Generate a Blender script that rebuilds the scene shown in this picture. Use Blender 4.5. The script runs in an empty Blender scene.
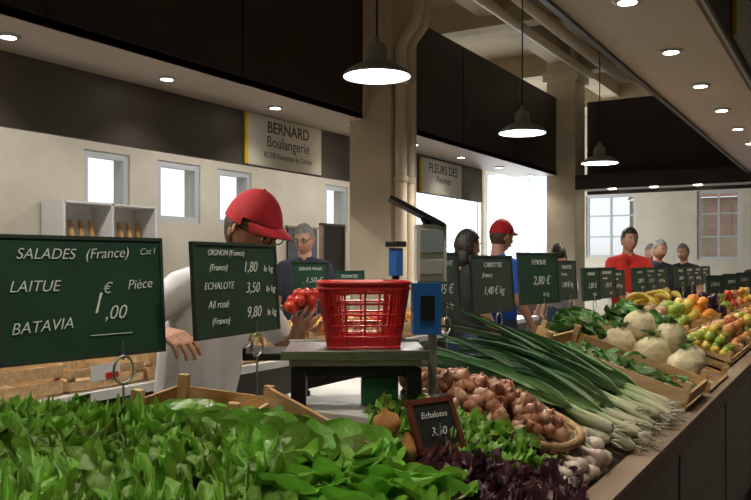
import bpy, math, random
import numpy as np
from mathutils import Matrix, Vector
random.seed(7); rng=np.random.RandomState(7)
pi=math.pi
sc=bpy.context.scene
COL=sc.collection
# ------------------------------------------------------------ materials
def nt(m):
    m.use_nodes=True
    return m.node_tree, m.node_tree.nodes['Principled BSDF']
def mat(name,c,rough=.6,metal=0,c2=None,ns=12,bump=0,bs=40,emit=None,es=0,spec=None,stretch=None,coat=0):
    m=bpy.data.materials.new(name); t,b=nt(m)
    b.inputs['Base Color'].default_value=(*c,1); b.inputs['Roughness'].default_value=rough
    b.inputs['Metallic'].default_value=metal
    if coat: b.inputs['Coat Weight'].default_value=coat
    if spec is not None: b.inputs['Specular IOR Level'].default_value=spec
    tc=t.nodes.new('ShaderNodeTexCoord'); mp=t.nodes.new('ShaderNodeMapping')
    t.links.new(tc.outputs['Object'],mp.inputs[0])
    if stretch: mp.inputs['Scale'].default_value=stretch
    if c2 is not None:
        n=t.nodes.new('ShaderNodeTexNoise'); n.inputs['Scale'].default_value=ns; n.inputs['Detail'].default_value=5
        r=t.nodes.new('ShaderNodeValToRGB')
        r.color_ramp.elements[0].position=.35; r.color_ramp.elements[1].position=.65
        r.color_ramp.elements[0].color=(*c,1); r.color_ramp.elements[1].color=(*c2,1)
        t.links.new(mp.outputs[0],n.inputs['Vector']); t.links.new(n.outputs[0],r.inputs[0]); t.links.new(r.outputs[0],b.inputs['Base Color'])
    if bump:
        n=t.nodes.new('ShaderNodeTexNoise'); n.inputs['Scale'].default_value=bs; n.inputs['Detail'].default_value=4
        bp=t.nodes.new('ShaderNodeBump'); bp.inputs['Strength'].default_value=bump; bp.inputs['Distance'].default_value=.01
        t.links.new(mp.outputs[0],n.inputs['Vector']); t.links.new(n.outputs[0],bp.inputs['Height']); t.links.new(bp.outputs[0],b.inputs['Normal'])
    if emit: b.inputs['Emission Color'].default_value=(*emit,1); b.inputs['Emission Strength'].default_value=es
    return m
def leafmat(name,base,mid,tip,rough=.42,trans=.3):
    """colour runs along each leaf (attribute t) with per-leaf variation"""
    m=bpy.data.materials.new(name); t,b=nt(m)
    a=t.nodes.new('ShaderNodeAttribute'); a.attribute_name='t'
    r=t.nodes.new('ShaderNodeValToRGB'); e=r.color_ramp.elements
    e[0].color=(*base,1); e[1].color=(*tip,1); x=e.new(.45); x.color=(*mid,1)
    g=t.nodes.new('ShaderNodeNewGeometry')
    h=t.nodes.new('ShaderNodeHueSaturation')
    mr=t.nodes.new('ShaderNodeMapRange'); mr.inputs[3].default_value=.55; mr.inputs[4].default_value=1.4
    mh=t.nodes.new('ShaderNodeMapRange'); mh.inputs[3].default_value=.48; mh.inputs[4].default_value=.51
    t.links.new(g.outputs['Random Per Island'],mr.inputs[0]); t.links.new(g.outputs['Random Per Island'],mh.inputs[0])
    t.links.new(a.outputs['Fac'],r.inputs[0]); t.links.new(r.outputs[0],h.inputs['Color'])
    t.links.new(mr.outputs[0],h.inputs['Value']); t.links.new(mh.outputs[0],h.inputs['Hue'])
    t.links.new(h.outputs[0],b.inputs['Base Color']); b.inputs['Roughness'].default_value=rough
    n=t.nodes.new('ShaderNodeTexNoise'); n.inputs['Scale'].default_value=60; n.inputs['Detail'].default_value=4
    bp=t.nodes.new('ShaderNodeBump'); bp.inputs['Strength'].default_value=.7; bp.inputs['Distance'].default_value=.006
    tc=t.nodes.new('ShaderNodeTexCoord'); t.links.new(tc.outputs['Object'],n.inputs['Vector'])
    t.links.new(n.outputs[0],bp.inputs['Height']); t.links.new(bp.outputs[0],b.inputs['Normal'])
    tr=t.nodes.new('ShaderNodeBsdfTranslucent'); t.links.new(h.outputs[0],tr.inputs[0])
    mx=t.nodes.new('ShaderNodeMixShader'); mx.inputs[0].default_value=trans
    out=[q for q in t.nodes if q.type=='OUTPUT_MATERIAL'][0]
    t.links.new(b.outputs[0],mx.inputs[1]); t.links.new(tr.outputs[0],mx.inputs[2]); t.links.new(mx.outputs[0],out.inputs[0])
    return m
def glassmat():
    m=bpy.data.materials.new('window_glass'); m.use_nodes=True; t=m.node_tree; t.nodes.clear()
    o=t.nodes.new('ShaderNodeOutputMaterial'); a=t.nodes.new('ShaderNodeBsdfTransparent'); g=t.nodes.new('ShaderNodeBsdfGlossy')
    g.inputs['Roughness'].default_value=.05; x=t.nodes.new('ShaderNodeMixShader'); x.inputs[0].default_value=.06
    t.links.new(a.outputs[0],x.inputs[1]); t.links.new(g.outputs[0],x.inputs[2]); t.links.new(x.outputs[0],o.inputs[0]); return m
M_={}
def mm(k,*a,**kw):
    if k not in M_: M_[k]=mat(k,*a,**kw)
    return M_[k]
wallm=mm('plaster_wall',(.55,.50,.41),.9,c2=(.62,.57,.47),ns=2,bump=.1)
ceilm=mm('ceiling_plaster',(.46,.38,.25),.9,c2=(.38,.31,.20),ns=1.5,bump=.1)
pillm=mm('pillar_paint',(.68,.60,.45),.8,c2=(.60,.53,.40),ns=3,bump=.05)
pipem=mm('pipe_paint',(.74,.65,.49),.5)
darkm=mm('dark_panel',(.034,.026,.022),.45,c2=(.044,.034,.029),ns=2)
greyd=mm('grey_brown_panel',(.078,.068,.060),.5,c2=(.092,.082,.073),ns=2)
soffm=mm('soffit_paint',(.62,.56,.50),.55,c2=(.66,.60,.54),ns=1)
floorm=mm('concrete_floor',(.20,.19,.175),.5,c2=(.26,.25,.23),ns=3,bump=.1)
whitem=mm('white_paint',(.75,.75,.73),.4)
winf=mm('window_frame_paint',(.50,.53,.55),.4)
steel=mm('brushed_steel',(.55,.55,.55),.3,1,c2=(.45,.45,.46),ns=60)
blackp=mm('black_plastic',(.012,.012,.014),.4)
greyp=mm('grey_plastic',(.42,.43,.42),.45)
bluep=mm('blue_plastic',(.02,.13,.42),.4)
redp=mm('red_plastic',(.62,.015,.02),.3,coat=.3)
woodm=mm('crate_wood',(.50,.31,.14),.75,c2=(.64,.44,.23),ns=8,bump=.3,bs=30,stretch=(1,6,6))
woodd=mm('dark_wood',(.22,.145,.095),.6,c2=(.30,.21,.145),ns=6,bump=.2,stretch=(1,.3,8))
stallm=mm('stall_front_panel',(.21,.175,.15),.55,c2=(.25,.21,.18),ns=5,stretch=(1,.4,4))
boardm=mm('chalkboard_green',(.012,.050,.030),.55,c2=(.02,.07,.043),ns=7)
boardk=mm('chalkboard_grey_green',(.035,.055,.045),.5,c2=(.05,.075,.06),ns=7)
boardb=mm('slate_black',(.015,.017,.017),.5,c2=(.03,.032,.03),ns=7)
chalk=mm('chalk_white',(.80,.86,.83),.9)
ink=mm('sign_ink',(.05,.05,.045),.6)
yell=mm('yellow_stripe',(.75,.50,.02),.5)
signw=mm('sign_board',(.62,.61,.55),.6)
lampE=mm('lamp_glow',(1,1,1),.5,emit=(1,.98,.93),es=14)
spotE=mm('downlight_glow',(1,1,1),.5,emit=(1,.93,.8),es=25)
wick=mm('wicker',(.34,.20,.09),.7,c2=(.50,.32,.16),ns=50,bump=.4,bs=80)
glass=glassmat()
# ------------------------------------------------------------ mesh builder
class MB:
    def __init__(s): s.v=[];s.f=[];s.m=[];s.s=[];s.t=[];s.n=0;s.mats=[]
    def mi(s,m):
        if m not in s.mats: s.mats.append(m)
        return s.mats.index(m)
    def add(s,v,f,m,M=None,t=None,smooth=True):
        v=np.asarray(v,float).reshape(-1,3)
        if M is not None:
            A=np.array(M); v=v@A[:3,:3].T+A[:3,3]
        k=s.mi(m); o=s.n
        s.v.append(v); s.f.extend([tuple(i+o for i in q) for q in f]); s.m.extend([k]*len(f)); s.s.extend([smooth]*len(f))
        s.t.append(np.zeros(len(v)) if t is None else np.asarray(t,float)); s.n+=len(v)
    def box(s,c,d,m,M=None):
        x,y,z=[q/2 for q in d]
        v=[(c[0]+a*x,c[1]+b*y,c[2]+e*z) for a in(-1,1) for b in(-1,1) for e in(-1,1)]
        s.add(v,[(0,1,3,2),(4,6,7,5),(0,4,5,1),(2,3,7,6),(0,2,6,4),(1,5,7,3)],m,M,smooth=False)
    def bb(s,x0,x1,y0,y1,z0,z1,m,M=None):
        s.box(((x0+x1)/2,(y0+y1)/2,(z0+z1)/2),(abs(x1-x0),abs(y1-y0),abs(z1-z0)),m,M)
    def grid(s,P,m,M=None,t=None,wrapu=False,smooth=True,mask=None):
        P=np.asarray(P,float); a,b=P.shape[:2]; f=[]
        for i in range(a-1):
            for j in range(b if wrapu else b-1):
                q=(i*b+j,i*b+(j+1)%b,(i+1)*b+(j+1)%b,(i+1)*b+j)
                if mask is None or all(mask[k] for k in q): f.append(q)
        s.add(P.reshape(-1,3),f,m,M,t,smooth)
    def lathe(s,prof,m,n=24,M=None,smooth=True,t=None):
        a=np.linspace(0,2*pi,n,endpoint=False)
        P=np.array([[(r*math.cos(q),r*math.sin(q),z) for q in a] for r,z in prof])
        s.grid(P,m,M,wrapu=True,smooth=smooth,t=None if t is None else np.repeat(t,n))
    def tube(s,pts,r,m,n=8,M=None,cap=True):
        pts=[Vector(p) for p in pts]; k=len(pts)
        if not hasattr(r,'__len__'): r=[r]*k
        rings=[]; up=Vector((0,0,1)); prev=None
        for i,p in enumerate(pts):
            d=(pts[min(i+1,k-1)]-pts[max(i-1,0)])
            d=d.normalized() if d.length>1e-9 else Vector((0,0,1))
            if prev is None:
                a=d.cross(up) if abs(d.z)<.95 else d.cross(Vector((1,0,0)))
            else: a=prev-d*prev.dot(d)
            a.normalize(); prev=a; b=d.cross(a)
            rings.append([tuple(p+(a*math.cos(q)+b*math.sin(q))*r[i]) for q in np.linspace(0,2*pi,n,endpoint=False)])
        s.grid(np.array(rings),m,M,wrapu=True)
        if cap:
            s.add(rings[0],[tuple(range(n))],m,M,smooth=False); s.add(rings[-1],[tuple(range(n-1,-1,-1))],m,M,smooth=False)
    def ball(s,c,r,m,nu=14,nv=9,M=None,fn=None):
        if not hasattr(r,'__len__'): r=(r,r,r)
        P=[]
        for i in range(nv+1):
            th=pi*i/nv
            for j in range(nu):
                q=2*pi*j/nu; d=np.array((math.sin(th)*math.cos(q),math.sin(th)*math.sin(q),math.cos(th)))
                P.append(d*np.array(r)*(fn(d) if fn else 1)+np.array(c))
        P=np.array(P).reshape(nv+1,nu,3)
        s.grid(P,m,M,wrapu=True,t=np.repeat(np.linspace(1,0,nv+1),nu))
    def build(s,name,parent=None,bevel=0,loc=None):
        me=bpy.data.meshes.new(name); me.from_pydata(np.concatenate(s.v).tolist(),[],s.f)
        me.polygons.foreach_set('material_index',s.m); me.polygons.foreach_set('use_smooth',s.s)
        a=me.attributes.new('t','FLOAT','POINT'); a.data.foreach_set('value',np.concatenate(s.t))
        for q in s.mats: me.materials.append(q)
        me.update(); o=bpy.data.objects.new(name,me); COL.objects.link(o)
        if parent: o.parent=parent
        if loc: o.location=loc
        if bevel:
            b=o.modifiers.new('bevel','BEVEL'); b.width=bevel; b.segments=2; b.limit_method='ANGLE'; b.angle_limit=.9
        return o
def empty(name,loc=(0,0,0),rz=0):
    e=bpy.data.objects.new(name,None); e.location=loc; e.rotation_euler=(0,0,rz); e.empty_display_size=.1; COL.objects.link(e); return e
T=Matrix.Translation
def R(a,ax): return Matrix.Rotation(a,4,ax)
def text(s,size,m,parent,loc,rot,name='lettering',shear=0,off=0,align='CENTER'):
    c=bpy.data.curves.new(name,'FONT'); c.body=s; c.size=size; c.shear=shear; c.offset=off; c.align_x=align; c.align_y='CENTER'; c.extrude=.0005
    c.materials.append(m); o=bpy.data.objects.new(name,c); COL.objects.link(o); o.parent=parent; o.location=loc; o.rotation_euler=rot; return o
def light(kind,name,loc,e,col=(1,.90,.74),**k):
    l=bpy.data.lights.new(name,kind); l.energy=e; l.color=col
    for a,b in k.items(): setattr(l,a,b)
    o=bpy.data.objects.new(name,l); o.location=loc; COL.objects.link(o); return o
# ------------------------------------------------------------ room shell
XL,XR,YN,YF,ZC=-7.75,5.0,-3.0,18.0,4.7
def wall(name,axis,pos,th,a0,a1,holes,m):
    b=MB(); cur=a0
    def bx(p,q,z0,z1):
        if q-p<1e-4 or z1-z0<1e-4: return
        if axis=='x': b.bb(min(pos,pos+th),max(pos,pos+th),p,q,z0,z1,m)
        else: b.bb(p,q,min(pos,pos+th),max(pos,pos+th),z0,z1,m)
    for (p,q,z0,z1) in sorted(holes):
        bx(cur,p,0,ZC); bx(p,q,0,z0); bx(p,q,z1,ZC); cur=q
    bx(cur,a1,0,ZC); b.build(name)
LW=[(6.3,7.0,1.98,2.78),(7.46,8.25,1.98,2.78),(8.6,9.35,1.98,2.78),(11.3,12.0,1.98,2.78),(12.7,17.8,.3,3.6)]
FW=[(-7.65,-5.45,.1,3.6),(-5.2,-4.1,1.55,2.95),(-2.84,-2.0,1.5,2.95),(0,2,1.5,2.95)]
wall('wall_left','x',XL,-.3,YN,YF+.3,LW,wallm)
wall('wall_back','y',YF,.3,XL,XR,FW,wallm)
wall('wall_right','x',XR,.3,YN,YF+.3,[],wallm)
wall('wall_front','y',YN,-.3,XL-.3,XR+.3,[],wallm)
b=MB(); b.bb(XL-.3,XR+.3,YN-.3,YF+.3,-.1,0,floorm); b.build('floor')
b=MB(); b.bb(XL-.3,XR+.3,YN-.3,YF+.3,ZC,ZC+.15,ceilm); b.build('ceiling')
b=MB()
for y in (-1,.8,2.6,4.4): b.bb(XL,XL+.06,y,y+.35,0,ZC-.36,wallm)
b.build('trim_1')
wn=[0]
def window(axis,pos,h,nx,nz,w=.07):
    wn[0]+=1; b=MB(); p,q,z0,z1=h
    def bx(a,c,e,f,m=winf,t=.07):
        if axis=='x': b.bb(pos-t/2,pos+t/2,a,c,e,f,m)
        else: b.bb(a,c,pos-t/2,pos+t/2,e,f,m)
    bx(p,q,z0,z0+w); bx(p,q,z1-w,z1); bx(p,p+w,z0+w,z1-w); bx(q-w,q,z0+w,z1-w)
    for i in range(1,nx): x=p+(q-p)*i/nx; bx(x-w/3,x+w/3,z0+w,z1-w)
    for i in range(1,nz): z=z0+(z1-z0)*i/nz; bx(p+w,q-w,z-w/4,z+w/4,t=.05)
    bx(p+w,q-w,z0+w,z1-w,glass,.006)
    b.build('window_%d'%wn[0])
for i,h in enumerate(LW): window('x',XL-.06,h,1 if i<4 else 5,1 if i<4 else 2,.08 if i<4 else .05)
for i,h in enumerate(FW): window('y',YF+.06,h,2,3 if i else 2,.06)
for i,y in enumerate((3.6,6.55,9.3,12.15,15)):
    b=MB(); b.bb(XL,XR,y-.13,y+.13,ZC-.35,ZC,ceilm); b.build('ceiling_beam')
b=MB(); b.bb(-3.98,-3.68,YN,YF,ZC-.22,ZC-.001,ceilm); b.build('ceiling_beam')
b=MB(); b.bb(-1.9,-1.7,YN,YF,ZC-.2,ZC-.001,ceilm); b.build('ceiling_beam')
for y in (6.3,11.9,0.7):
    b=MB(); b.bb(-4.05,-3.6,y,y+.5,0,ZC,pillm); b.bb(-4.1,-3.55,y-.05,y+.55,4.2,4.35,pillm); b.build('pillar',bevel=.01)
b=MB()
for dx,dy,r in((0,.06,.055),(0,.22,.045)):
    b.tube([(-3.53,6.3+dy,0),(-3.53,6.3+dy,3.3),(-3.53,6.3+dy,3.42),(-3.5,6.3+dy+.02,3.5),(-3.42,6.3+dy+.06,3.62),(-3.40,6.3+dy+.08,3.75),(-3.40,6.3+dy+.08,3.95),(-3.40,6.5+dy,4.15),(-3.38,7+dy,4.22),(-3.38,12,4.25)],r,pipem,12)
    for z in(.9,2.2,3.1): b.lathe([(r,z-.03),(r+.012,z-.03),(r+.012,z+.03),(r,z+.03)],pipem,12,T((-3.53,6.3+dy,0)))
b.build('drain_pipe')
b=MB(); b.tube([(-3.0,3,4.22),(-3.0,11,4.2),(-2.9,11.6,4.15),(-2.6,12.2,4.1)],.07,pipem,10); b.tube([(-2.6,3,4.3),(-2.6,16,4.3)],.04,pipem,8)
b.tube([(-2.2,7.2,4.28),(-2.6,7.5,4.25),(-3.0,8.0,4.2)],.05,pipem,8)
b.build('ceiling_pipe')
# ------------------------------------------------------------ canopies
b=MB()
for y0,y1 in((YN,.68),(1.22,6.28),(6.82,11.88)):
    b.bb(-3.93,-3.89,y0,y1,2.77,3.95,darkm)
    n=max(1,int((y1-y0)/1.3))
    for i in range(1,n): y=y0+(y1-y0)*i/n; b.bb(-3.888,-3.884,y-.006,y+.006,2.78,3.94,blackp)
b.bb(-4.56,-4.07,YN,11.8,2.77,2.83,soffm)
for y0,y1 in((YN,.68),(1.22,6.28),(6.82,11.88)): b.bb(-4.07,-3.89,y0,y1,2.765,2.82,soffm)
b.bb(-4.60,-4.56,YN,10.6,2.30,2.86,greyd)
y=-2.1
while y<11.8:
    b.lathe([(0,2.755),(.045,2.755),(.06,2.76),(.065,2.764),(.07,2.768)],greyp,16,T((-4.22,y,0)))
    b.lathe([(0,2.7535),(.042,2.754)],spotE,16,T((-4.22,y,0)))
    light('SPOT','canopy_downlight',(-4.22,y,2.73),9,spot_size=2.0,spot_blend=.6,shadow_soft_size=.05)
    y+=1.25
b.build('bakery_canopy')
b=MB()
b.bb(-1.19,-.60,-2.9,11.8,2.65,2.70,soffm); b.bb(-1.22,-1.19,-2.9,11.8,2.63,2.78,darkm)
b.bb(-.62,-.585,-2.9,11.8,2.64,3.9,darkm); b.bb(-.59,-.575,-2.9,11.8,2.62,2.65,greyp)
y=3.74-1.02*6
while y<11.8:
    b.lathe([(0,2.638),(.045,2.638),(.06,2.64),(.065,2.645),(.07,2.649)],greyp,16,T((-.89,y,0)))
    b.lathe([(0,2.6365),(.042,2.637)],spotE,16,T((-.89,y,0)))
    o=light('SPOT','canopy_downlight',(-.89,y,2.62),36,spot_size=1.9,spot_blend=.7,shadow_soft_size=.05)
    y+=1.02
b.build('stall_canopy')
b=MB(); b.bb(-3.58,XR,12.45,12.5,2.5,3.95,darkm); b.bb(-3.58,XR,11.85,12.45,2.55,2.6,soffm); b.bb(-3.58,XR,11.82,11.85,2.53,2.75,darkm)
for x in(-3.1,-2.5,-1.9): b.lathe([(0,2.54),(.045,2.54),(.06,2.548)],spotE,14,T((x,12.1,0)))
b.build('cross_canopy')
def shop(y0,y1,z0,z1,lines,x=-4.555,stripe=True):
    e=empty('shop_sign',(x,(y0+y1)/2,(z0+z1)/2),pi/2)
    b=MB(); w=y1-y0;h=z1-z0
    b.bb(-w/2,w/2,-.02,0,-h/2,h/2,signw)
    if stripe: b.bb(-w/2-.04,-w/2,-.022,0,-h/2,h/2,yell)
    b.build('sign_panel',e)
    for s,sz,zz in lines: text(s,sz,ink,e,(.03,-.0215,zz),(pi/2,0,0),off=.002 if s.isupper() else 0)
shop(5.42,6.54,2.31,2.76,[('BERNARD',.145,.13),('Boulangerie',.14,0),('85200 Fontenay le Comte',.07,-.12)])
shop(8.7,9.85,2.31,2.74,[('FLEURS DES',.16,.1),('Fleuriste',.12,-.03)])
shop(4.9,6.3,2.72,3.4,[('PRIMEUR',.2,.1)],x=-.582)
for y in(4.2,6.7,9.2,1.7):  # last lamp in the list hangs out of view, added to light the vendor
    e=empty('pendant_lamp',(-2.5,y,2.58))
    b=MB(); b.lathe([(.205,0),(.21,.01),(.19,.035),(.12,.075),(.07,.09),(.065,.17),(.045,.20),(.02,.21),(.012,.25),(0,.25)],greyp,32)
    b.lathe([(0,.012),(.2,.004)],lampE,32); b.tube([(0,0,.24),(0,0,2.1)],.006,blackp,6); b.lathe([(.05,2.06),(.05,2.11)],blackp,12)
    b.build('shade',e)
    l=light('SPOT','bulb',(0,0,-.03),105,spot_size=2.75,spot_blend=.4,shadow_soft_size=.18,col=(1,.93,.82)); l.parent=e
for y in(2,5,8,10.8):  # unseen glowing boxes with area lights, added to brighten the left wall
    e=empty('added_wall_light',(-6.3,y,3.6))
    b=MB(); b.bb(-.09,.09,-.65,.65,0,.06,whitem); b.bb(-.07,.07,-.62,.62,-.012,-.001,lampE); b.tube([(0,-.5,.05),(0,-.5,.7)],.005,blackp,6); b.tube([(0,.5,.05),(0,.5,.7)],.005,blackp,6)
    b.build('added_housing',e); l=light('AREA','tube',(0,0,-.04),32,(1,.96,.90),shape='RECTANGLE',size=.2,size_y=1.2); l.parent=e
# ------------------------------------------------------------ main stall counter
A=math.atan(.31)
def surf(x): return min(.98,.80+.31*(-.56-x))
b=MB()
def prism(prof,y0,y1,m):
    n=len(prof); v=[(x,y0,z) for x,z in prof]+[(x,y1,z) for x,z in prof]
    f=[(i,(i+1)%n,n+(i+1)%n,n+i) for i in range(n)]+[tuple(range(n-1,-1,-1)),tuple(range(n,2*n))]
    b.add(v,f,m,smooth=False)
prism([(-.57,.12),(-.57,.795),(-1.14,.972),(-1.52,.972),(-1.52,.12)],.55,10.2,stallm)
b.bb(-.57,-.535,.5,10.2,.10,.80,stallm); b.bb(-.585,-.51,.5,10.2,.79,.865,woodd)
for y in np.arange(.6,10.2,1.2): b.bb(-.533,-.529,y,y+.012,.12,.78,blackp)
b.bb(-1.48,-.62,.6,10.1,0,.12,blackp)
b.bb(-2.05,-1.52,.55,1.45,.1,.93,stallm); b.bb(-2.02,-1.5,.6,1.4,0,.1,blackp)
b.bb(-2.05,-.55,.5,.55,.1,1.0,stallm)
b.build('market_stall_counter')
b=MB(); b.bb(-3.4,-2.8,.2,8,.85,.89,whitem); b.bb(-3.36,-2.9,.3,7.9,.3,.33,whitem)
for y in(.3,2.2,3.9,5.6,7.8): b.bb(-3.36,-2.86,y,y+.04,0,.85,greyp)
b.bb(-3.39,-3.37,.25,7.95,.05,.85,darkm); b.build('rear_counter')
# ------------------------------------------------------------ crates and fruit
def crate_parts(b,M,L,W,H,m=woodm,slats=2):
    b.bb(-L/2,L/2,-W/2,W/2,0,.008,m,M)
    sh=(H-.02)/slats
    for s in(-1,1):
        for k in range(slats):
            z=.012+k*sh
            b.bb(-L/2,L/2,s*W/2-.004,s*W/2+.004,z,z+sh-.014,m,M)
            b.bb(s*L/2-.005,s*L/2+.005,-W/2,W/2,z,z+sh-.014,m,M)
    for sx in(-1,1):
        for sy in(-1,1): b.box((sx*(L/2-.018),sy*(W/2-.018),H/2+.006),(.025,.025,H+.012),m,M)
def bumpy(a,k):
    ph=rng.rand(3)*6
    return lambda d:1+a*math.sin(k*d[0]+ph[0])*math.sin(k*d[1]+ph[1])+a*.6*math.sin(k*1.7*d[2]+ph[2])
def fruit(b,c,r,m,M=None,kind='round'):
    q=R(rng.rand()*6.3,'Z')@R(rng.rand()*.9,'X')
    MM=T(c)@q
    if M is not None: MM=M@MM
    if kind=='round':
        b.lathe([(0,.80*r),(.25*r,.93*r),(.6*r,.84*r),(.93*r,.38*r),(r,0),(.9*r,-.45*r),(.55*r,-.83*r),(0,-.9*r)],m,12,MM)
    elif kind=='onion':
        b.lathe([(.03*r,1.55*r),(.1*r,1.25*r),(.25*r,1.0*r),(.75*r,.65*r),(r,.1*r),(.85*r,-.5*r),(.4*r,-.85*r),(0,-.92*r)],m,10,MM)
    elif kind=='pepper':
        b.ball((0,0,0),(r,r,1.35*r),m,12,8,MM,fn=lambda d:1+.1*math.cos(3*math.atan2(d[1],d[0])))
    elif kind=='banana':
        pts=[(math.sin(a)*.11-.0,0,math.cos(a)*.11-.1) for a in np.linspace(-.9,.9,8)]
        b.tube(pts,[.006,.014,.018,.019,.019,.018,.013,.005],m,7,MM)
def fruitcrate(name,x,y,L,W,r,mats_,kind='round',n=None,H=.1,dome=.05):
    b=MB(); M=T((x,y,surf(x)+.012 if x>-1.14 else .99))@R(A if x>-1.1 else 0,'Y')
    crate_parts(b,M,L,W,H)
    xs=np.arange(-L/2+r+.012,L/2-r-.005,r*1.85); ys=np.arange(-W/2+r+.012,W/2-r-.005,r*1.85)
    for lay in range(3):
        for X in xs[lay:len(xs)-lay] if lay else xs:
            for Y in ys[lay:len(ys)-lay] if lay else ys:
                z=H-.03+lay*r*1.25+dome*(1-(2*X/L)**2)*(1-(2*Y/W)**2)
                fruit(b,(X+rng.uniform(-.2,.2)*r,Y+rng.uniform(-.2,.2)*r,z),r*rng.uniform(.9,1.06),mats_[rng.randint(len(mats_))],M,kind)
    return b.build(name)
def fm(k,c,c2,rough=.35): return mm(k,c,rough,c2=c2,ns=18,coat=.15)
orange=fm('orange_peel',(.66,.24,.02),(.76,.32,.03)); red=fm('tomato_red',(.5,.02,.012),(.62,.05,.02)); apr=fm('apple_red',(.42,.05,.02),(.62,.38,.08))
grn=fm('apple_green',(.25,.38,.04),(.40,.48,.10)); yel=fm('lemon_yellow',(.62,.45,.05),(.70,.55,.10)); pch=fm('peach_skin',(.62,.34,.12),(.52,.14,.06))
aub=fm('aubergine_skin',(.03,.008,.025),(.05,.012,.04),.2); pot=fm('potato_skin',(.42,.28,.14),(.5,.36,.2),.8); oni=fm('onion_skin',(.48,.22,.07),(.62,.32,.12),.4)
sha=fm('shallot_skin',(.26,.09,.05),(.50,.24,.14),.45); sha2=fm('onion_skin_pink',(.48,.26,.18),(.62,.42,.30),.45); banm=fm('banana_peel',(.58,.43,.05),(.45,.38,.06),.5)
spec=[(5.15,'pear_crate',[grn,yel],.028,'potato_crate',[pot],.035),(5.65,'peach_crate',[pch],.036,'green_apple_crate',[grn],.036),
(6.15,'red_apple_crate',[pch,apr],.036,'lemon_crate',[yel],.033),(6.65,'green_apple_crate',[grn,yel],.036,'orange_crate',[orange],.038),
(7.15,'red_apple_crate',[apr],.037,'aubergine_crate',[aub],.04),(7.65,'orange_crate',[orange],.038,'green_pepper_crate',[grn],.036),
(8.15,'lemon_crate',[yel],.034,'tomato_crate',[red],.037),(8.65,'red_apple_crate',[apr,red],.037,'peach_crate',[pch],.036),(9.15,'green_apple_crate',[grn],.037,'orange_crate',[orange],.038),(9.65,'tomato_crate',[red],.037,'lemon_crate',[yel],.036)]
for y,n1,m1,r1,n2,m2,r2 in spec:
    fruitcrate(n1,-.76,y,.3,.44,r1,m1); fruitcrate(n2,-1.09,y,.32,.44,r2,m2,'pepper' if 'pepper' in n2 or 'auber' in n2 else 'round',dome=.07)
b=MB(); BM=T((-1.395,6.8,.985))
for i in range(30): fruit(b,(rng.uniform(-.05,.05),-.75+i*.05,.17+rng.uniform(-.02,.05)),.03,banm,BM,'banana')
crate_parts(b,BM,.22,1.7,.13); b.build('banana_crate')
# ------------------------------------------------------------ leaves
def leaf(b,M,L,W,m,a0=1.2,curl=-1.2,ruf=.02,fq=22,cup=.3,nu=9,nv=9,pw=.75,blunt=0):
    v=np.linspace(0,1,nv); u=np.linspace(-1,1,nu); ph=rng.rand()*6.3; ph2=rng.rand()*6.3
    ang=a0+curl*v; ds=L/(nv-1); cx=np.concatenate([[0],np.cumsum(np.cos(ang[:-1])*ds)]); cz=np.concatenate([[0],np.cumsum(np.sin(ang[:-1])*ds)])
    if blunt: w=W*(.12+.88*np.sin(np.clip(v*1.25,0,1)*pi/2)**1.3)*np.sqrt(np.clip(1-np.clip((v-.62)/.42,0,1)**2,0.02,1))
    else: w=W*np.sin(pi*np.clip(v**pw*.88+.07,0,1))
    V,U=np.meshgrid(v,u,indexing='ij'); Wd=w[:,None]
    edge=np.maximum(np.abs(U)**2,V**3)
    th=np.arctan2(U,1.3-V)            # angle around the leaf margin
    rf=ruf*edge*(np.sin(fq*(V*.6+.4*np.abs(U))+ph+U*3)*.6+.7*np.sin(fq*.55*th*np.sign(1)+ph2))*np.minimum(1,V*2.5)
    off=cup*Wd*U**2+rf; rr=ruf*.35*np.cos(fq*V+ph)*U
    along=.08*L*(1-U**2)*V**3
    ca,sa=np.cos(ang)[:,None],np.sin(ang)[:,None]
    P=np.stack([cx[:,None]-sa*off+ca*along,U*Wd+rr,cz[:,None]+ca*off+sa*along],-1)
    b.grid(P,m,M,t=np.clip(V*.75+np.abs(U)*.25,0,1).ravel())
def head_of(b,c,s,m,n,ruf,fq,nu,nv,cup,tilt=(0,0),wd=.42):
    M0=T(c)@R(tilt[0],'X')@R(tilt[1],'Y')
    for i in range(n):
        k=i/n; az=i*2.4+rng.rand()*.4
        M=M0@R(az,'Z')@T((.01+.02*k,0,.01+.03*(1-k)))
        leaf(b,M,s*(.62+.38*k)*rng.uniform(.9,1.1),s*(wd+.12*k),m,a0=1.5-.85*k,curl=-.6-.7*(1-k)+rng.uniform(-.4,.3)+.2*k,ruf=ruf*s,fq=fq,cup=cup,nu=nu,nv=nv,blunt=1)
frm=leafmat('frilly_lettuce_leaf',(.46,.56,.18),(.13,.32,.03),(.20,.42,.045),.4)
btm=leafmat('butterhead_leaf',(.66,.78,.34),(.24,.48,.06),(.14,.38,.035),.33)
rdm=leafmat('red_lettuce_leaf',(.22,.26,.08),(.11,.05,.05),(.075,.022,.035))
lkm=leafmat('leek_leaf',(.34,.48,.20),(.06,.17,.055),(.045,.13,.055),.45,.1)
cbm=leafmat('cabbage_leaf',(.45,.6,.25),(.08,.22,.04),(.05,.17,.035))
fr=MB(); bt=MB(); rd=MB()
j=0; y=.70
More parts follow.
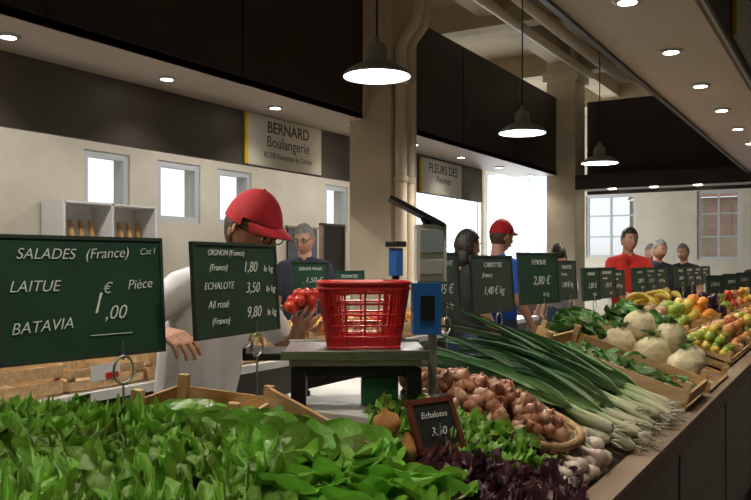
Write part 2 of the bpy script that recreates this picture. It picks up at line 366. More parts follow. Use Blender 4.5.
while y<2.0:
    x=-1.95+(.08 if j%2 else 0)
    while x<-.60:
        cx=x+rng.uniform(-.02,.02); cy=y+rng.uniform(-.02,.02); z=surf(cx) if cx>-1.52 else .93
        isred= cy>1.19+(-.62-cx)*1.86
        back=1.27+(cx+1.6)*.30
        if isred and cy<1.92 and cx>-.86:
            head_of(rd,(cx,cy,z-.01),.15,rdm,30,.22,20,15,13,.2,(rng.uniform(-.2,.2),rng.uniform(.1,.4)),.32)
        elif (not isred) and cy<back+.08 and not(cx<-1.5 and cy>1.33):
            if cy>1.2-.28*(cx+1.4): head_of(bt,(cx,cy,z),.152,btm,20,.07,9,11,11,.45,(rng.uniform(-.25,.25),rng.uniform(-.1,.35)),.50)
            else: head_of(fr,(cx,cy,z+.01),.16,frm,38,.26,22,17,15,.1,(rng.uniform(-.25,.25),rng.uniform(-.1,.35)),.30)
        x+=.16
    y+=.135; j+=1
fr.build('frilly_lettuce_pile'); bt.build('butterhead_lettuce_pile'); rd.build('red_lettuce_pile')
b=MB()
for x,y in((-.90,1.92),(-.99,1.84),(-.80,1.93)): head_of(b,(x,y,surf(x)+.02),.14,frm,26,.2,18,13,11,.2,(0,.3),.32)
b.build('green_lettuce')
# leeks
leekw=leafmat('leek_shank',(.54,.52,.38),(.50,.54,.32),(.2,.36,.12),.4,.0)
b=MB()
for i in range(38):
    y=2.47+ (i%19)*.038+rng.uniform(-.012,.012); lay=i//19
    x0=-.60+rng.uniform(-.05,.06); r=rng.uniform(.011,.016); z0=surf(x0)+.085+lay*.03
    x1=x0-rng.uniform(.13,.20); z1=surf(x1)+.085+lay*.04
    yy=rng.uniform(-.03,.03)
    P=[Vector((x0,y,z0)),Vector((x0-.02,y,z0+.003)),Vector((x0-.09,y+yy*.5,(z0+z1)/2)),Vector((x1,y+yy,z1))]
    n=8; rings=[];tt=[]
    for k,(p,rr) in enumerate(zip(P,(r*.6,r*1.35,r,r*1.1))):
        rings.append([(p.x,p.y+rr*math.cos(q),p.z+rr*math.sin(q)) for q in np.linspace(0,2*pi,n,endpoint=False)]); tt+= [(.0,.1,.6,1)[k]]*n
    b.grid(np.array(rings),leekw,wrapu=True,t=tt)
    for k in range(9):
        d=Vector((rng.uniform(.02,.05),rng.uniform(-.025,.025),rng.uniform(-.03,.01))); b.tube([tuple(P[0]),tuple(P[0]+d)],[.002,.0008],leekw,4,cap=False)
    for k in range(6):
        M=T(P[3]-Vector((-.02,0,0)))@R(pi+rng.uniform(-.18,.18),'Z')@R(rng.uniform(-1,1),'X')
        leaf(b,M,rng.uniform(.40,.66),.019,lkm,a0=.38+rng.uniform(-.12,.22),curl=-.5+rng.uniform(-.5,.3),ruf=.004,fq=8,cup=.9,nu=5,nv=10,pw=.5)
b.build('leek_pile')
def greens(name,x,y,L,W,m,n,LL,WW,crate=True,hh=.08,ruf=.02,H=.13):
    b=MB(); M=T((x,y,surf(x)+.012))@R(A,'Y')
    if crate: crate_parts(b,M,L,W,H)
    for i in range(n):
        Q=M@T((rng.uniform(-L/2+.1,L/2-.1),rng.uniform(-W/2+.08,W/2-.08),hh+rng.uniform(-.03,.04)))@R(rng.rand()*6.3,'Z')
        leaf(b,Q,LL*rng.uniform(.7,1.1),WW,m,a0=rng.uniform(.2,1.0),curl=-1.4,ruf=ruf,fq=14,cup=.2,nu=7,nv=8)
    b.build(name)
greens('spinach_crate',-.88,3.52,.62,.44,cbm,80,.11,.035,hh=.07,ruf=.01,H=.15)
greens('fennel_crate',-1.24,4.1,.26,.6,cbm,60,.16,.03,hh=.12,ruf=.015)
greens('cabbage_crate',-1.08,4.66,.44,.42,cbm,60,.16,.07,hh=.12)
cel=mm('celeriac_skin',(.76,.67,.45),.8,c2=(.62,.56,.33),ns=9,bump=.8,bs=35)
b=MB(); crate_parts(b,T((-.82,4.12,surf(-.82)+.012))@R(A,'Y'),.52,.60,.09); b.build('celeriac_crate')
for x,y,r,dz in((-.68,3.98,.085,.03),(-.84,4.02,.088,.03),(-.70,4.20,.085,.03),(-.87,4.22,.09,.03),(-1.0,4.05,.08,.03),(-.77,4.10,.075,.14),(-1.0,4.25,.085,.03),(-.92,4.12,.08,.14)):
    b=MB(); z=surf(x)+r+dz
    b.ball((x,y,z),r,cel,24,16,fn=bumpy(.05,6))
    for i in range(8):
        a=rng.rand()*6.3; leaf(b,T((x,y,z+r*.85))@R(a,'Z'),.07,.013,cbm,a0=1.0,curl=-1,ruf=.003,nu=4,nv=5)
    for i in range(10):
        a=rng.rand()*6.3; p=(x+r*.6*math.cos(a),y+r*.6*math.sin(a),z-r*.7); b.tube([p,(p[0]+.02*math.cos(a),p[1]+.02*math.sin(a),p[2]-.015)],[.004,.001],cel,4,cap=False)
    b.build('celeriac')
wht=leafmat('spring_onion_bulb',(.72,.66,.55),(.68,.60,.50),(.30,.42,.14),.35,.0)
pink=fm('turnip_skin',(.55,.36,.33),(.68,.60,.50),.4)
b=MB()
for i in range(52):
    x=rng.uniform(-.71,-.60); y=rng.uniform(1.92,2.42); r=rng.uniform(.016,.024); z=surf(x)+.045+rng.uniform(0,.05)
    MM=T((x,y,z))@R(-1.2+rng.uniform(-.4,.3),'Y')@R(rng.uniform(-.6,.6),'X')
    b.lathe([(0,-r),(.6*r,-.8*r),(r,-.1*r),(.8*r,.6*r),(.35*r,1.3*r),(.25*r,3.5*r)],wht if i%3 else pink,10,MM,t=[0,.1,.2,.4,.6,1])
b.build('spring_onion_bunch')
# shallot basket
e=MB(); M=T((-.95,2.2,surf(-.95)+.01))@R(A,'Y')
a_=np.linspace(0,2*pi,49)
def rim(ax,ay,z): return [(ax*math.copysign(abs(math.cos(q))**.7,math.cos(q)),ay*math.copysign(abs(math.sin(q))**.7,math.sin(q)),z) for q in a_]
for k in range(7):
    z=.01+k*.013; s=1+.03*k
    pts=[(p[0],p[1],z+.004*math.sin(i*2+k*pi)) for i,p in enumerate(rim(.22*s,.155*s,z))]; e.tube(pts,.008,wick,6,M,cap=False)
e.tube(rim(.268,.19,.10),.012,wick,8,M,cap=False)
e.grid(np.array([rim(.001,.001,.012),rim(.22,.155,.012)]),wick,M)
for i in range(150):
    q=rng.rand()*6.3; rr=math.sqrt(rng.rand()); X=rr*.235*math.cos(q);Y=rr*.165*math.sin(q)
    fruit(e,(X,Y,.07+.07*(1-rr*rr)+rng.uniform(0,.03)),rng.uniform(.017,.024),sha if rng.rand()<.7 else sha2,M,'onion')
e.build('shallot_basket')
b=MB()
for x,y,dz in((-.95,1.62,0),(-.92,1.70,0),(-1.0,1.69,.0),(-1.03,1.60,0),(-.96,1.66,.05)): b.lathe([(0,-.033),(.02,-.03),(.036,0),(.03,.02),(.01,.033),(.004,.05)],oni,16,T((x,y,surf(x)+.085+dz))@R(.3,'X'))
crate_parts(b,T((-.97,1.655,surf(-.97)+.012))@R(A,'Y'),.18,.2,.06)
b.build('onion_crate')
b=MB(); M=T((-1.42,1.52,1.0))@R(math.radians(20),'Z')@R(.10,'Y'); crate_parts(b,M,.28,.30,.12); b.build('wooden_crate')
b=MB(); b.box((0,0,0),(.38,.012,.085),woodm,T((-1.13,1.60,1.04))@R(math.radians(-14),'Z')@R(.22,'Y')); b.build('crate_side_board')
k=0
for y in(.5,.93,1.36,1.8,2.24,2.68,3.1):
    b=MB(); crate_parts(b,T((-3.05,y+.2,.893)),.42,.40,.12+.03*(k%2),slats=2)
    if k==4: b.bb(-2.838,-2.834,y+.1,y+.26,.93,1.0,whitem); b.bb(-2.833,-2.831,y+.18,y+.25,.935,.96,redp)
    b.build('wooden_crate'); k+=1
for y,ms,nm in((3.75,[grn],'green_apple_crate'),(4.2,[yel,orange],'lemon_crate'),(4.65,[apr],'red_apple_crate'),(5.1,[red],'tomato_crate'),(5.55,[orange],'orange_crate'),(6.1,[pch],'peach_crate')):
    b=MB(); M=T((-3.05,y,.893)); crate_parts(b,M,.42,.4,.12)
    for X in np.arange(-.16,.17,.068):
        for Y in np.arange(-.15,.16,.068): fruit(b,(X,Y,.12+rng.uniform(0,.03)),.036,ms[rng.randint(len(ms))],M)
    b.build(nm)
b=MB(); b.bb(-3.2,-2.95,2.3,2.6,.335,.52,redp); b.bb(-3.22,-2.93,2.28,2.62,.52,.54,redp); b.build('red_plastic_tub')
# ------------------------------------------------------------ scale on its table
b=MB(); b.bb(-1.46,-1.02,1.74,2.32,1.03,1.055,whitem)
for x in(-1.43,-1.05):
    for y in(1.78,2.27): b.bb(x-.015,x+.015,y-.015,y+.015,surf(x)-.005,1.03,greyp)
b.build('scale_table',bevel=.003)
yaw=math.radians(33)
e=empty('market_scale',(-1.215,1.915,1.056),yaw)
b=MB()
b.bb(-.16,.17,-.11,.11,.085,.115,blackp); b.bb(-.175,.18,-.125,.125,.115,.13,greyp)
b.bb(-.19,.195,-.15,.15,.142,.154,steel); b.bb(-.195,.20,-.155,-.15,.134,.16,steel); b.bb(-.195,.20,.15,.155,.134,.16,steel)
b.bb(-.30,-.19,-.08,.1,.125,.145,blackp); b.bb(-.305,-.295,-.08,.1,.125,.16,blackp)
for x in(-.15,.16):
    for y in(-.10,.10): b.lathe([(0,0),(.022,0),(.022,.012),(.014,.02),(.014,.09)],blackp,12,T((x,y,0)))
b.bb(.14,.18,-.13,-.09,0,.11,blackp); b.bb(-.17,-.13,-.13,-.09,0,.11,blackp)
b.bb(.02,.12,-.09,.05,.004,.08,mm('green_plastic',(.02,.13,.05),.5))
b.build('platter_and_base',e,bevel=.003)
b=MB()
b.tube([(.225,.02,0),(.225,.02,.20)],.013,greyp,12); b.lathe([(.05,0),(.05,.01),(.02,.02)],blackp,16,T((.225,.02,0)))
b.bb(.165,.245,-.035,.05,.19,.335,bluep); b.bb(.185,.225,-.04,-.034,.23,.30,blackp)
b.bb(.175,.26,-.03,.05,.34,.50,mm('ivory_plastic',(.62,.63,.57),.45)); b.bb(.185,.25,-.036,-.03,.42,.485,mm('lcd_screen',(.30,.36,.40),.2)); b.bb(.185,.25,-.036,-.03,.36,.40,greyp)
M=T((.18,.02,.535))@R(math.radians(28),'Y')
b.bb(-.09,.085,-.06,.06,-.005,.006,blackp,M); b.bb(-.085,.08,-.055,.055,.006,.008,greyp,M); b.tube([(.215,.02,.49),(.20,.02,.525)],.012,blackp,8)
b.build('display_column',e,bevel=.003)
e=MB(); M=T((-1.195,1.93,1.212))@R(yaw+.05,'Z')
def rr_(w,d,z,n=40):
    o=[]
    for q in np.linspace(0,2*pi,n+1):
        c,s=math.cos(q),math.sin(q); o.append((w*math.copysign(abs(c)**.35,c),d*math.copysign(abs(s)**.35,s),z))
    return o
for z in(.0,.03,.06,.09,.12,.15): k=z/.17; e.tube(rr_(.1+.025*k,.075+.02*k,z+.003),.0035,redp,5,M,cap=False)
for z,r in((.165,.005),(.18,.007)): e.tube(rr_(.126,.096,z),r,redp,6,M,cap=False)
e.grid(np.array([rr_(.126,.096,.163),rr_(.126,.096,.182)]),redp,M)
e.grid(np.array([rr_(.101,.076,.002),rr_(.103,.078,.028)]),redp,M)
bot=rr_(.1,.075,.003,56); top=rr_(.125,.095,.17,56)
for p,q in zip(bot[:-1],top[:-1]): e.tube([p,q],.0032,redp,4,M,cap=False)
for x in np.linspace(-.095,.095,12): e.tube([(x,-.073,.003),(x,.073,.003)],.0035,redp,4,M)
for y in np.linspace(-.07,.07,9): e.tube([(-.098,y,.003),(.098,y,.003)],.0035,redp,4,M)
e.build('red_plastic_basket')
b=MB(); b.lathe([(.07,0),(.07,.012),(.015,.02),(.013,.42),(0,.42)],blackp,16,T((-1.42,2.52,.982))); b.box((-1.42,2.52,1.45),(.035,.045,.10),bluep,None); b.box((-1.42,2.52,1.515),(.05,.07,.02),blackp); b.build('customer_display',bevel=.002)
# ------------------------------------------------------------ chalk signs
def chalksign(x,y,z0,w,h,deg,lines,board=boardm,base=None,px=0.15,lean=-.06,wire=True,frame=None):
    e=empty('chalk_price_sign',(x,y,z0),math.radians(deg))
    b=MB(); M=R(lean,'X')
    b.bb(-w/2,w/2,0,.006,0,h,board,M)
    fr_=frame or mm('sign_frame',(.03,.05,.04),.5); k=.004 if frame is None else .007
    for s in(0,1): b.bb(-w/2-k,w/2+k,-.003,.009,s*h-k,s*h+k,fr_,M)
    for s in(-1,1): b.bb(s*w/2-k,s*w/2+k,-.003,.009,0,h,fr_,M)
    if wire:
        x0=px*w; zb=(base if base is not None else .98)-z0
        pts=[(x0,-.012,zb)]+[(x0,-.012,-.07)]
        for q in np.linspace(-pi/2,1.5*pi,18): pts.append((x0+.026*math.cos(q),-.012,-.035+.032*math.sin(q)))
        pts+= [(x0+.01,-.012,-.07)]
        b.tube(pts,.0028,steel,6)
        b.tube([(x0,-.012,-.01),(x0,-.010,.03)],.0028,steel,6); b.tube([(x0,-.012,-.01),(x0,.014,.0),(x0,.012,.06)],.0028,steel,6)
    b.build('board',e)
    for s,fx,fz,sz,rt in lines:
        p=M@Vector((fx*w,-.002,fz*h)); text(s,sz*h,chalk,e,p,(pi/2+lean,rt,0),shear=.3,off=-.010*sz*h,name='chalk_lettering')
chalksign(-1.48,1.218,1.235,.40,.27,81,[('SALADES',-.24,.86,.125,0),('(France)',.13,.87,.125,-.05),('Cat I',.40,.89,.08,-.08),('LAITUE',-.31,.60,.13,.0),('BATAVIA',-.27,.28,.13,-.05),('1',.05,.44,.26,0),(',00',.17,.36,.17,0),('€',.12,.57,.13,0),('Pièce',.34,.60,.12,-.06),('____',.15,.26,.2,0)],px=.2,base=1.0)
chalksign(-1.39,1.635,1.262,.385,.235,97,[('OIGNON (France)',-.14,.90,.09,0),('(France)',-.24,.74,.10,0),('1,80',.14,.74,.17,0),('le kg',.38,.72,.11,0),('ECHALOTE',-.24,.54,.11,0),('3,50',.16,.50,.17,0),('le kg',.40,.48,.11,0),('Ail rosé',-.26,.34,.12,0),('(France)',-.24,.16,.10,0),('9,80',.16,.22,.18,0),('le kg',.4,.2,.11,0)],px=.15,base=1.0)
for x,y,w,h,dg,nm in((-1.40,2.86,.28,.25,84,0),(-1.33,3.23,.36,.24,84,1),(-1.40,4.02,.38,.26,78,2),(-1.42,4.55,.28,.22,85,1),(-1.42,5.05,.26,.2,82,2),(-1.42,5.42,.30,.20,82,0),(-1.45,5.85,.26,.18,84,1),(-1.5,6.75,.3,.19,80,2),(-1.5,7.15,.3,.19,80,0),(-1.5,7.6,.32,.19,80,1),(-1.42,8.1,.3,.19,80,2),(-1.42,8.6,.3,.19,80,0),(-1.42,9.1,.3,.19,80,1),(-1.42,9.6,.3,.19,80,0)):
    t=[[('CELERI RAVE',0,.84,.13,0),('(France)',-.1,.66,.1,0),('1,95 €',.05,.42,.22,0),('le kg',.2,.16,.12,0)],[('CAROTTES',0,.84,.13,0),('(France)',-.15,.66,.11,0),('1,40 € kg',.0,.38,.2,0)],[('FENOUIL',0,.82,.14,0),('2,80 €',.05,.45,.24,0),('le kg',.15,.18,.12,0)]][nm]
    chalksign(x,y,1.235 if y<5 else 1.21,w,h,dg,t,boardk if nm!=2 else boardm,px=.05,base=.975)
for x,y,dg in((-.95,6.9,60),(-.95,7.9,60),(-.95,8.9,60)):
    chalksign(x,y,1.20,.2,.14,dg,[('2,50 €',0,.5,.3,0)],boardk,base=.95)
chalksign(-2.84,3.98,1.28,.24,.17,60,[('OEUFS FRAIS',0,.75,.16,0),('1,50 €',.1,.35,.26,0)],base=.89)
chalksign(-2.84,4.42,1.25,.22,.14,60,[('TOMATES',0,.75,.2,0),('2,50 €',.1,.35,.3,0)],base=.89)
chalksign(-2.84,5.6,1.25,.26,.16,70,[('CERISES',0,.75,.24,0),('6,50 €',.1,.35,.3,0)],base=.89)
chalksign(-.85,1.74,1.0,.13,.12,66,[('Echalotes',0,.7,.18,0),('3,50',0,.35,.24,0)],boardb,lean=-.45,wire=True,base=.87,px=0,frame=mm('mahogany_frame',(.12,.03,.015),.5))
# ------------------------------------------------------------ bakery side
b=MB(); b.bb(-5.3,-4.75,1.0,10.4,1.02,1.06,whitem); b.bb(-5.25,-4.8,1.05,10.35,.08,1.02,mm('counter_front',(.30,.27,.23),.5)); b.bb(-5.2,-4.85,1.1,10.3,0,.08,blackp); b.build('bakery_counter')
brd=mm('bread_crust',(.45,.22,.07),.7,c2=(.6,.36,.14),ns=14,bump=.4)
b=MB()
for i in range(16):
    y=5.4+i*.28
    b.ball((0,0,0),(.17,.055,.05),brd,14,8,T((-5.02,y,1.112))@R(rng.uniform(-.3,.3),'Z'),fn=bumpy(.04,8))
b.build('bread_loaves')
b=MB(); x0,x1,y0,y1=-7.72,-7.35,5.72,7.05
b.bb(x0,x0+.02,y0,y1,0,2.13,whitem)
for y in(y0,(y0+y1)/2,y1): b.bb(x0,x1,y-.015,y+.015,0,2.13,whitem)
for z in(.05,.6,1.1,1.55,2.115): b.bb(x0,x1,y0,y1,z-.012,z+.012,whitem)
for z in(1.567,1.117):
    for i in range(9):
        y=y0+.1+i*.14
        if abs(y-(y0+y1)/2)<.05: continue
        b.tube([(x0+.2,y,z),(x0+.18,y+.01,z+.17),(x0+.12,y+.02,z+.36)],[.03,.036,.02],brd,8)
b.build('bread_shelf')
b=MB(); b.bb(-7.74,-7.71,10.2,11.0,1.35,2.0,boardb); b.bb(-7.745,-7.70,10.17,11.03,1.32,1.35,woodd); b.bb(-7.745,-7.70,10.17,11.03,2.0,2.03,woodd); b.build('wall_menu_board')
b=MB(); b.bb(-6.25,-6.2,9.0,9.5,1.3,1.95,boardb); b.bb(-6.26,-6.19,8.97,9.0,0,1.98,woodd); b.bb(-6.26,-6.19,9.5,9.53,0,1.98,woodd); b.bb(-6.26,-6.19,8.97,9.53,1.95,1.98,woodd); b.build('standing_menu_board')
b=MB()
for i in range(9):
    cx,cy=-5.0+rng.uniform(-.1,.1),11.0+i*.35
    b.lathe([(0,.0),(.09,0),(.12,.2),(.1,.2)],mm('terracotta',(.4,.14,.07),.8),14,T((cx,cy,.80)))
    for k in range(22): leaf(b,T((cx,cy,1.0))@R(rng.rand()*6.3,'Z'),.28,.04,cbm,a0=1.3,curl=-1.2,ruf=.01,nu=5,nv=6)
b.bb(-5.25,-4.75,10.8,14.1,0,.8,woodd); b.build('flower_stand')
b=MB(); bm_=mm('facade_stone',(.45,.33,.20),.9,c2=(.52,.40,.26),ns=1); b.bb(-8,8,34,36,0,4.0,bm_)
b.add([(-8,33.6,4.0),(8,33.6,4.0),(8,38,6),(-8,38,6)],[(0,1,2,3)],mm('roof_tiles',(.45,.2,.12),.9,c2=(.5,.28,.2),ns=4),smooth=False)
for x in range(-7,8,2):
    for z in(.6,2.5): b.bb(x,x+.9,33.94,34,z,z+1.2,mm('shutter',(.5,.3,.2),.6))
b.build('street_building')
b=MB(); b.bb(-40,40,18.3,60,-.2,-.1,mm('street_paving',(.5,.48,.45),.9)); b.bb(-40,-8.05,-10,18.3,-.2,-.1,mm('street_paving',(.5,.48,.45),.9)); b.build('street')
# ------------------------------------------------------------ people
skinm=mm('skin',(.50,.27,.18),.5,c2=(.55,.31,.21),ns=9); skint=mm('skin_tanned',(.46,.23,.15),.5,c2=(.50,.26,.17),ns=9)
eyew=mm('eye_white',(.75,.73,.7),.3); dk=mm('pupil',(.02,.015,.01),.2); lip=mm('lips',(.42,.14,.12),.5)
hairs={'black':mm('hair_black',(.012,.009,.008),.5,c2=(.03,.022,.018),ns=60,bump=.6,bs=120),'brown':mm('hair_brown',(.05,.028,.015),.5,c2=(.08,.045,.025),ns=60,bump=.6,bs=120),'grey':mm('hair_grey',(.12,.115,.11),.6,c2=(.25,.24,.235),ns=60,bump=.6,bs=120)}
capm=mm('cap_red_cloth',(.40,.008,.015),.8,c2=(.48,.012,.02),ns=20,bump=.2,bs=200)
def cloth(k,c): return mm(k,c,.85,c2=tuple(q*.85 for q in c),ns=6,bump=.8,bs=9)
def headfn(d):
    x,y,z=d; p=np.array((x*.095,y*.076,z*.118))
    if z<0:
        k=-z; p[1]*=1-.26*k*k; p[0]*= (1-.06*k) if x>0 else (1-.34*k)
    if x>0:
        f=np.interp(z,[-.42,-.34,-.2,.16,.3],[0,.9,1,.25,0]); p[0]+=.026*math.exp(-(y/.15)**2)*f
        p[0]-=.011*math.exp(-((abs(y)-.36)/.17)**2-((z-.07)/.11)**2)
        p[0]+=.007*math.exp(-((z-.24)/.08)**2-(y/.5)**2)
        p[0]+=.008*math.exp(-(y/.3)**2-((z+.82)/.16)**2)+.004*math.exp(-(y/.28)**2-((z+.52)/.07)**2)
    return p
def head_mesh(name,parent,M,skin,hair,style,cap,glasses):
    b=MB(); nu,nv=40,30
    def shell(scale,m,keep,off=0,rough=0):
        P=np.zeros((nv+1,nu,3)); mk=[]
        for i in range(nv+1):
            th=pi*i/nv
            for j in range(nu):
                q=2*pi*j/nu; d=(math.sin(th)*math.cos(q),math.sin(th)*math.sin(q),math.cos(th)); P[i,j]=headfn(d)*(scale+(rough*math.sin(j*1.9+i*1.3) if 0<i<nv else 0))+np.array((0,0,off)); mk.append(keep(d))
        b.grid(P,m,M,wrapu=True,mask=mk)
    shell(1,skin,lambda d:True)
    for s in(-1,1):
        b.ball((.078,s*.029,.008),(.011,.013,.011),eyew,10,8,M); b.ball((.0865,s*.029,.007),(.0045,.006,.006),dk,8,6,M)
        b.ball((.088,s*.03,.028),(.006,.019,.0045),hair,8,6,M)
        b.ball((-.006,s*.076,-.004),(.016,.007,.030),skin,10,8,M@R(s*.25,'Z'))
        b.ball((-.006,s*.081,.0),(.009,.004,.018),skin,8,6,M)
    b.ball((.0905,0,-.056),(.007,.024,.004),lip,10,6,M); b.ball((.0895,0,-.063),(.007,.020,.005),lip,10,6,M)
    if style=='short': shell(1.08,hair,lambda d:d[2]>(.50 if d[0]>.45 else (.08 if d[0]>-.02 else -.55)),.003,.008)
    if style=='long': shell(1.15,hair,lambda d:d[2]>(.50 if d[0]>.5 else (-.75 if d[0]<.15 else .2)),-.002,.012)
    if style=='long': b.ball((-.045,0,-.09),(.055,.08,.09),hair,14,10,M)
    if style=='bald': shell(1.04,hair,lambda d:d[2]<.45 and d[2]>-.45 and d[0]<-.0)
    if cap:
        shell(1.14,cap,lambda d:d[2]>(.30 if d[0]>.2 else .10),.008)
        P=[]
        for k in np.linspace(0,1,6):
            row=[]
            for q in np.linspace(-1.15,1.15,15):
                r=1.1+.62*k*math.cos(q)**.6
                row.append((r*.093*math.cos(q),.086*math.sin(q)*(1+.05*k),.047-.014*k*k-.014*math.sin(q)**2*(.3+k)))
            P.append(row)
        P=np.array(P); b.grid(P,cap,M); b.grid(P-np.array((0,0,.004)),cap,M)
        b.ball((0,0,.143),(.007,.007,.004),cap,8,6,M)
    if glasses:
        for s in(-1,1):
            pts=[(.101,s*.031+.021*math.cos(q),.006+.016*math.sin(q)) for q in np.linspace(0,2*pi,15)]; b.tube(pts,.0022,dk,5,M,cap=False)
            b.tube([(.10,s*.052,.01),(0,s*.082,.012)],.002,dk,5,M)
        b.tube([(.102,-.01,.008),(.102,.01,.008)],.002,dk,5,M)
    return b.build(name,parent)
def organic(name,parent,bones,extras,voxel,mats_,smooth=5):
    b=MB(); dm=mats_[0]
    for a,c,ra,rb,_ in bones:
        a=Vector(a);c=Vector(c); b.tube([tuple(a),tuple(c)],[ra,rb],dm,14); b.ball(tuple(a),ra,dm,14,10); b.ball(tuple(c),rb,dm,14,10)
    for c,r,M in extras: b.ball(c,r,dm,20,14,M)
    o=b.build(name,parent); md=o.modifiers.new('r','REMESH'); md.mode='VOXEL'; md.voxel_size=voxel
    sm=o.modifiers.new('s','SMOOTH'); sm.iterations=smooth; sm.factor=.5
    dg=bpy.context.evaluated_depsgraph_get(); dg.update(); me=bpy.data.meshes.new_from_object(o.evaluated_get(dg))
    if len(me.polygons)>50:
        o.modifiers.clear(); o.data=me; me.materials.clear()
        for m in mats_: me.materials.append(m)
        n=len(me.polygons); C=np.zeros(n*3); me.polygons.foreach_get('center',C); C=C.reshape(-1,3); best=np.full(n,1e9); idx=np.zeros(n,int)
        for a,c,ra,rb,k in bones:
            a=np.array(a);c=np.array(c); d=c-a; h=np.clip(((C-a)@d)/max(d@d,1e-9),0,1); dist=np.linalg.norm(C-a-h[:,None]*d,axis=1)-(ra+(rb-ra)*h)
            w=dist<best; best[w]=dist[w]; idx[w]=k
        me.polygons.foreach_set('material_index',idx.tolist()); me.polygons.foreach_set('use_smooth',[True]*n); me.update()
    return o
def hand(name,parent,wrist,dirv,palm,side,skin,curl=.6,scale=1.0):
    X=Vector(dirv).normalized(); Z=-Vector(palm).normalized(); Z=(Z-X*Z.dot(X)).normalized(); Y=Z.cross(X)*side
    def W(x,y,z): return tuple(Vector(wrist)+(X*x+Y*y+Z*z)*scale)
    B=[]
    for y,r in((-.027,.012),(-.009,.013),(.010,.013),(.028,.012)): B.append((W(.0,y*.6,0),W(.085,y,0),.015*scale,r*scale,0))
    B.append((W(-.03,0,0),W(.01,0,0),.024*scale,.022*scale,0))
    for y,L in((-.030,.62),(-.010,.82),(.011,.90),(.031,.80)):
        p=(.088,y,0); a=0
        for k,(l,r) in enumerate(((.042,.0088),(.028,.008),(.022,.0072))):
            a+=curl*(.8 if k==0 else 1.0); q=(p[0]+l*L*1.1*math.cos(a),p[1]+y*.06,p[2]-l*L*1.1*math.sin(a)); B.append((W(*p),W(*q),r*scale,r*.93*scale,0)); p=q
    B.append((W(.015,.02,-.004),W(.045,.052,-.014),.014*scale,.0115*scale,0)); B.append((W(.045,.052,-.014),W(.075,.060,-.030),.0112*scale,.0095*scale,0)); B.append((W(.075,.060,-.03),W(.097,.055,-.045),.0092*scale,.008*scale,0))
    return organic(name,parent,B,[],.0042,[skin],2)
def person(name,x,y,face,H,shirt,pants,skin,hair,style='short',cap=None,glasses=False,sleeve='short',arms=None,pitch=.1,hyaw=0,lean=0,voxel=.014,sleevem=None,headpos=None,hs=1):
    e=empty(name,(x,y,0),math.radians(face)); s=H/1.73
    def S(p): return (p[0]*s,p[1]*s,p[2]*s)
    lx=lean
    hdp=headpos or (lx+.03,0,1.612)
    sh={1:(lx*.95,.165,1.385),-1:(lx*.95,-.165,1.385)}
    el={1:(lx+.02,.235,1.12),-1:(lx+.02,-.235,1.12)}; wr={1:(lx+.17,.20,.93),-1:(lx+.17,-.20,.93)}
    if arms:
        for k in arms: el[k],wr[k]=arms[k][:2]
    B=[]
    for q in(-1,1):
        B.append((S((0,q*.055,.97)),S((lx*.6,q*.075,1.24)),.108*s,.112*s,0)); B.append((S((lx*.6,q*.075,1.24)),S((lx*.9,q*.09,1.36)),.112*s,.085*s,0))
        B.append((S((lx,q*.03,1.42)),S(sh[q]),.062*s,.062*s,4 if sleevem else 0))
        a=Vector(S(sh[q])); c=Vector(S(el[q])); m=a.lerp(c,.66 if sleeve=='short' else 1)
        B.append((tuple(a),tuple(m),.064*s,.056*s,4 if sleevem else 0))
        if sleeve=='short': B.append((tuple(m),tuple(c),.046*s,.040*s,1))
        B.append((tuple(c),S(wr[q]),.041*s if sleeve=='short' else .046*s,.027*s if sleeve=='short' else .034*s,1 if sleeve=='short' else 0))
        B.append((S((0,q*.085,.93)),S((.015,q*.105,.52)),.098*s,.062*s,2)); B.append((S((.015,q*.105,.52)),S((-.02,q*.11,.10)),.06*s,.042*s,2))
        B.append((S((-.03,q*.11,.045)),S((.13,q*.125,.035)),.042*s,.036*s,3))
    hd=Vector(hdp); nk=Vector((lx,0,1.44))
    B.append((S(nk-Vector((.01,0,.0))),S(hd+Vector((-.03,0,-.07))),.056*s,.052*s,1))
    organic('body',e,B,[],voxel,[shirt,skin,pants,mm('shoe_leather',(.03,.025,.02),.5)]+([sleevem] if sleevem else []),4)
    Mh=T(Vector(S(hd)))@R(hyaw,'Z')@R(pitch,'Y')@Matrix.Scale(s*hs,4)
    head_mesh('head',e,Mh,skin,hair,style,cap,glasses)
    for q in(-1,1):
        if arms and q in arms and len(arms[q])>2: hd_=arms[q][2]
        else: hd_=(Vector(wr[q])-Vector(el[q]),Vector((0,-q,0)),.35)
        w=Vector(S(wr[q])); d=Vector(hd_[0]).normalized()
        hand('hand_%s'%('left' if q>0 else 'right'),e,tuple(w+d*.03),d,hd_[1],-q,skin,hd_[2])
    return e
white=cloth('white_shirt',(.80,.80,.82)); blk=cloth('black_cloth',(.015,.015,.018)); blue=cloth('blue_shirt',(.02,.12,.62)); redc=cloth('red_shirt',(.60,.03,.02)); jean=cloth('denim',(.03,.05,.1)); gry=cloth('grey_cloth',(.22,.22,.23)); navy=cloth('navy_cloth',(.03,.035,.06))
sx,sy=-2.03,2.13
arms={ -1:((.03,-.37,1.24),(.26,-.46,1.27),(Vector((1,-.1,-.1)),Vector((0,.2,-1)),.5)), 1:((.20,.33,1.13),(.36,.16,1.25),(Vector((.55,-.75,.1)),Vector((.5,.2,.75)),.62))}
v=person('vendor_in_red_cap',sx,sy,0,1.70,white,white,skint,hairs['brown'],'short',capm,True,'short',arms,pitch=.42,hyaw=.0,lean=.10,voxel=.009,headpos=(.225,.05,1.59),hs=1.06)
b=MB()
for i in range(16):
    q=i*2.4; r=.012+.045*math.sqrt(i/16); fruit(b,(-1.60+r*math.cos(q)*.8,2.20+r*math.sin(q),1.30+.02*(i%3)),.022,red)
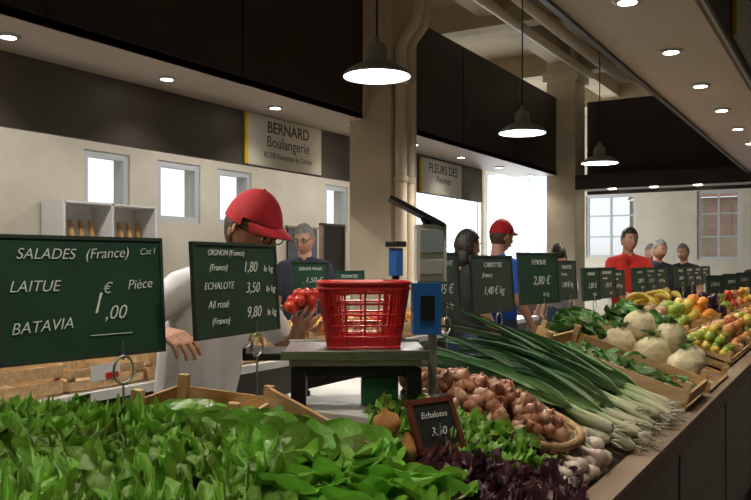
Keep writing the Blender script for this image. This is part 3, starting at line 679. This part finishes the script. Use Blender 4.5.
b.tube([(-1.60,2.20,1.32),(-1.59,2.19,1.38)],[.012,.004],mm('tomato_stem',(.05,.16,.03),.6),6)
b.build('tomato_bunch')
person('man_with_glasses',-3.78,5.22,-60,1.75,navy,jean,skinm,hairs['grey'],'short',None,True,pitch=.25,hyaw=-.3)
person('dark_haired_woman',-2.42,5.30,60,1.68,blk,jean,skinm,hairs['black'],'long')
person('man_in_blue_shirt',-2.42,5.95,60,1.77,blue,jean,skinm,hairs['brown'],'short',capm)
person('man_in_red_shirt',-1.98,8.35,-52,1.80,redc,jean,skint,hairs['black'],'short',arms={1:((.12,.27,1.14),(.33,.15,1.08)),-1:((.12,-.27,1.14),(.33,-.15,1.08))})
person('grey_haired_man',-2.25,10.7,-70,1.68,gry,jean,skinm,hairs['grey'],'short')
person('grey_haired_man',-1.95,11.3,-100,1.69,blk,jean,skinm,hairs['grey'],'short')
person('man_in_dark_jacket',-2.0,9.9,-40,1.71,navy,jean,skinm,hairs['grey'],'short',sleeve='long')
person('woman_in_black',-5.75,5.0,-30,1.62,blk,blk,skinm,hairs['black'],'long')
person('woman_in_white',-3.3,10.3,-100,1.6,white,jean,skinm,hairs['brown'],'long')
person('man_in_grey',-2.9,9.0,150,1.66,gry,jean,skinm,hairs['black'],'short')
person('woman_in_dark_coat',-1.0,11.2,-80,1.62,blk,jean,skinm,hairs['brown'],'long',sleeve='long')
# ------------------------------------------------------------ world and daylight
w=bpy.data.worlds.new('World'); sc.world=w; w.use_nodes=True; t=w.node_tree; bg=t.nodes['Background']
sky=t.nodes.new('ShaderNodeTexSky')
sky.sky_type='HOSEK_WILKIE'; sky.turbidity=5; sky.sun_direction=(-.5,.3,.8)
hs=t.nodes.new('ShaderNodeHueSaturation'); hs.inputs['Saturation'].default_value=.45
t.links.new(sky.outputs[0],hs.inputs['Color']); t.links.new(hs.outputs[0],bg.inputs[0]); bg.inputs[1].default_value=4.5
def win_light(loc,rot,sx_,sy_,e):
    o=light('AREA','daylight',loc,e,(.92,.96,1),shape='RECTANGLE',size=sx_,size_y=sy_); o.rotation_euler=rot
win_light((XL-.35,15.2,2.0),(0,-pi/2,0),3.2,5.0,420)
win_light((-6.55,YF+.35,1.9),(-pi/2,0,0),2.1,3.4,260)
# ------------------------------------------------------------ camera
c=bpy.data.cameras.new('camera'); co=bpy.data.objects.new('camera',c); COL.objects.link(co)
co.location=(0,0,1.45); co.rotation_euler=(pi/2,0,math.radians(30.86)); c.lens=38.35; c.sensor_width=36; c.shift_y=.016; c.clip_start=.05
sc.camera=co
sc.view_settings.view_transform='Standard'; sc.view_settings.look='None'; sc.view_settings.exposure=0
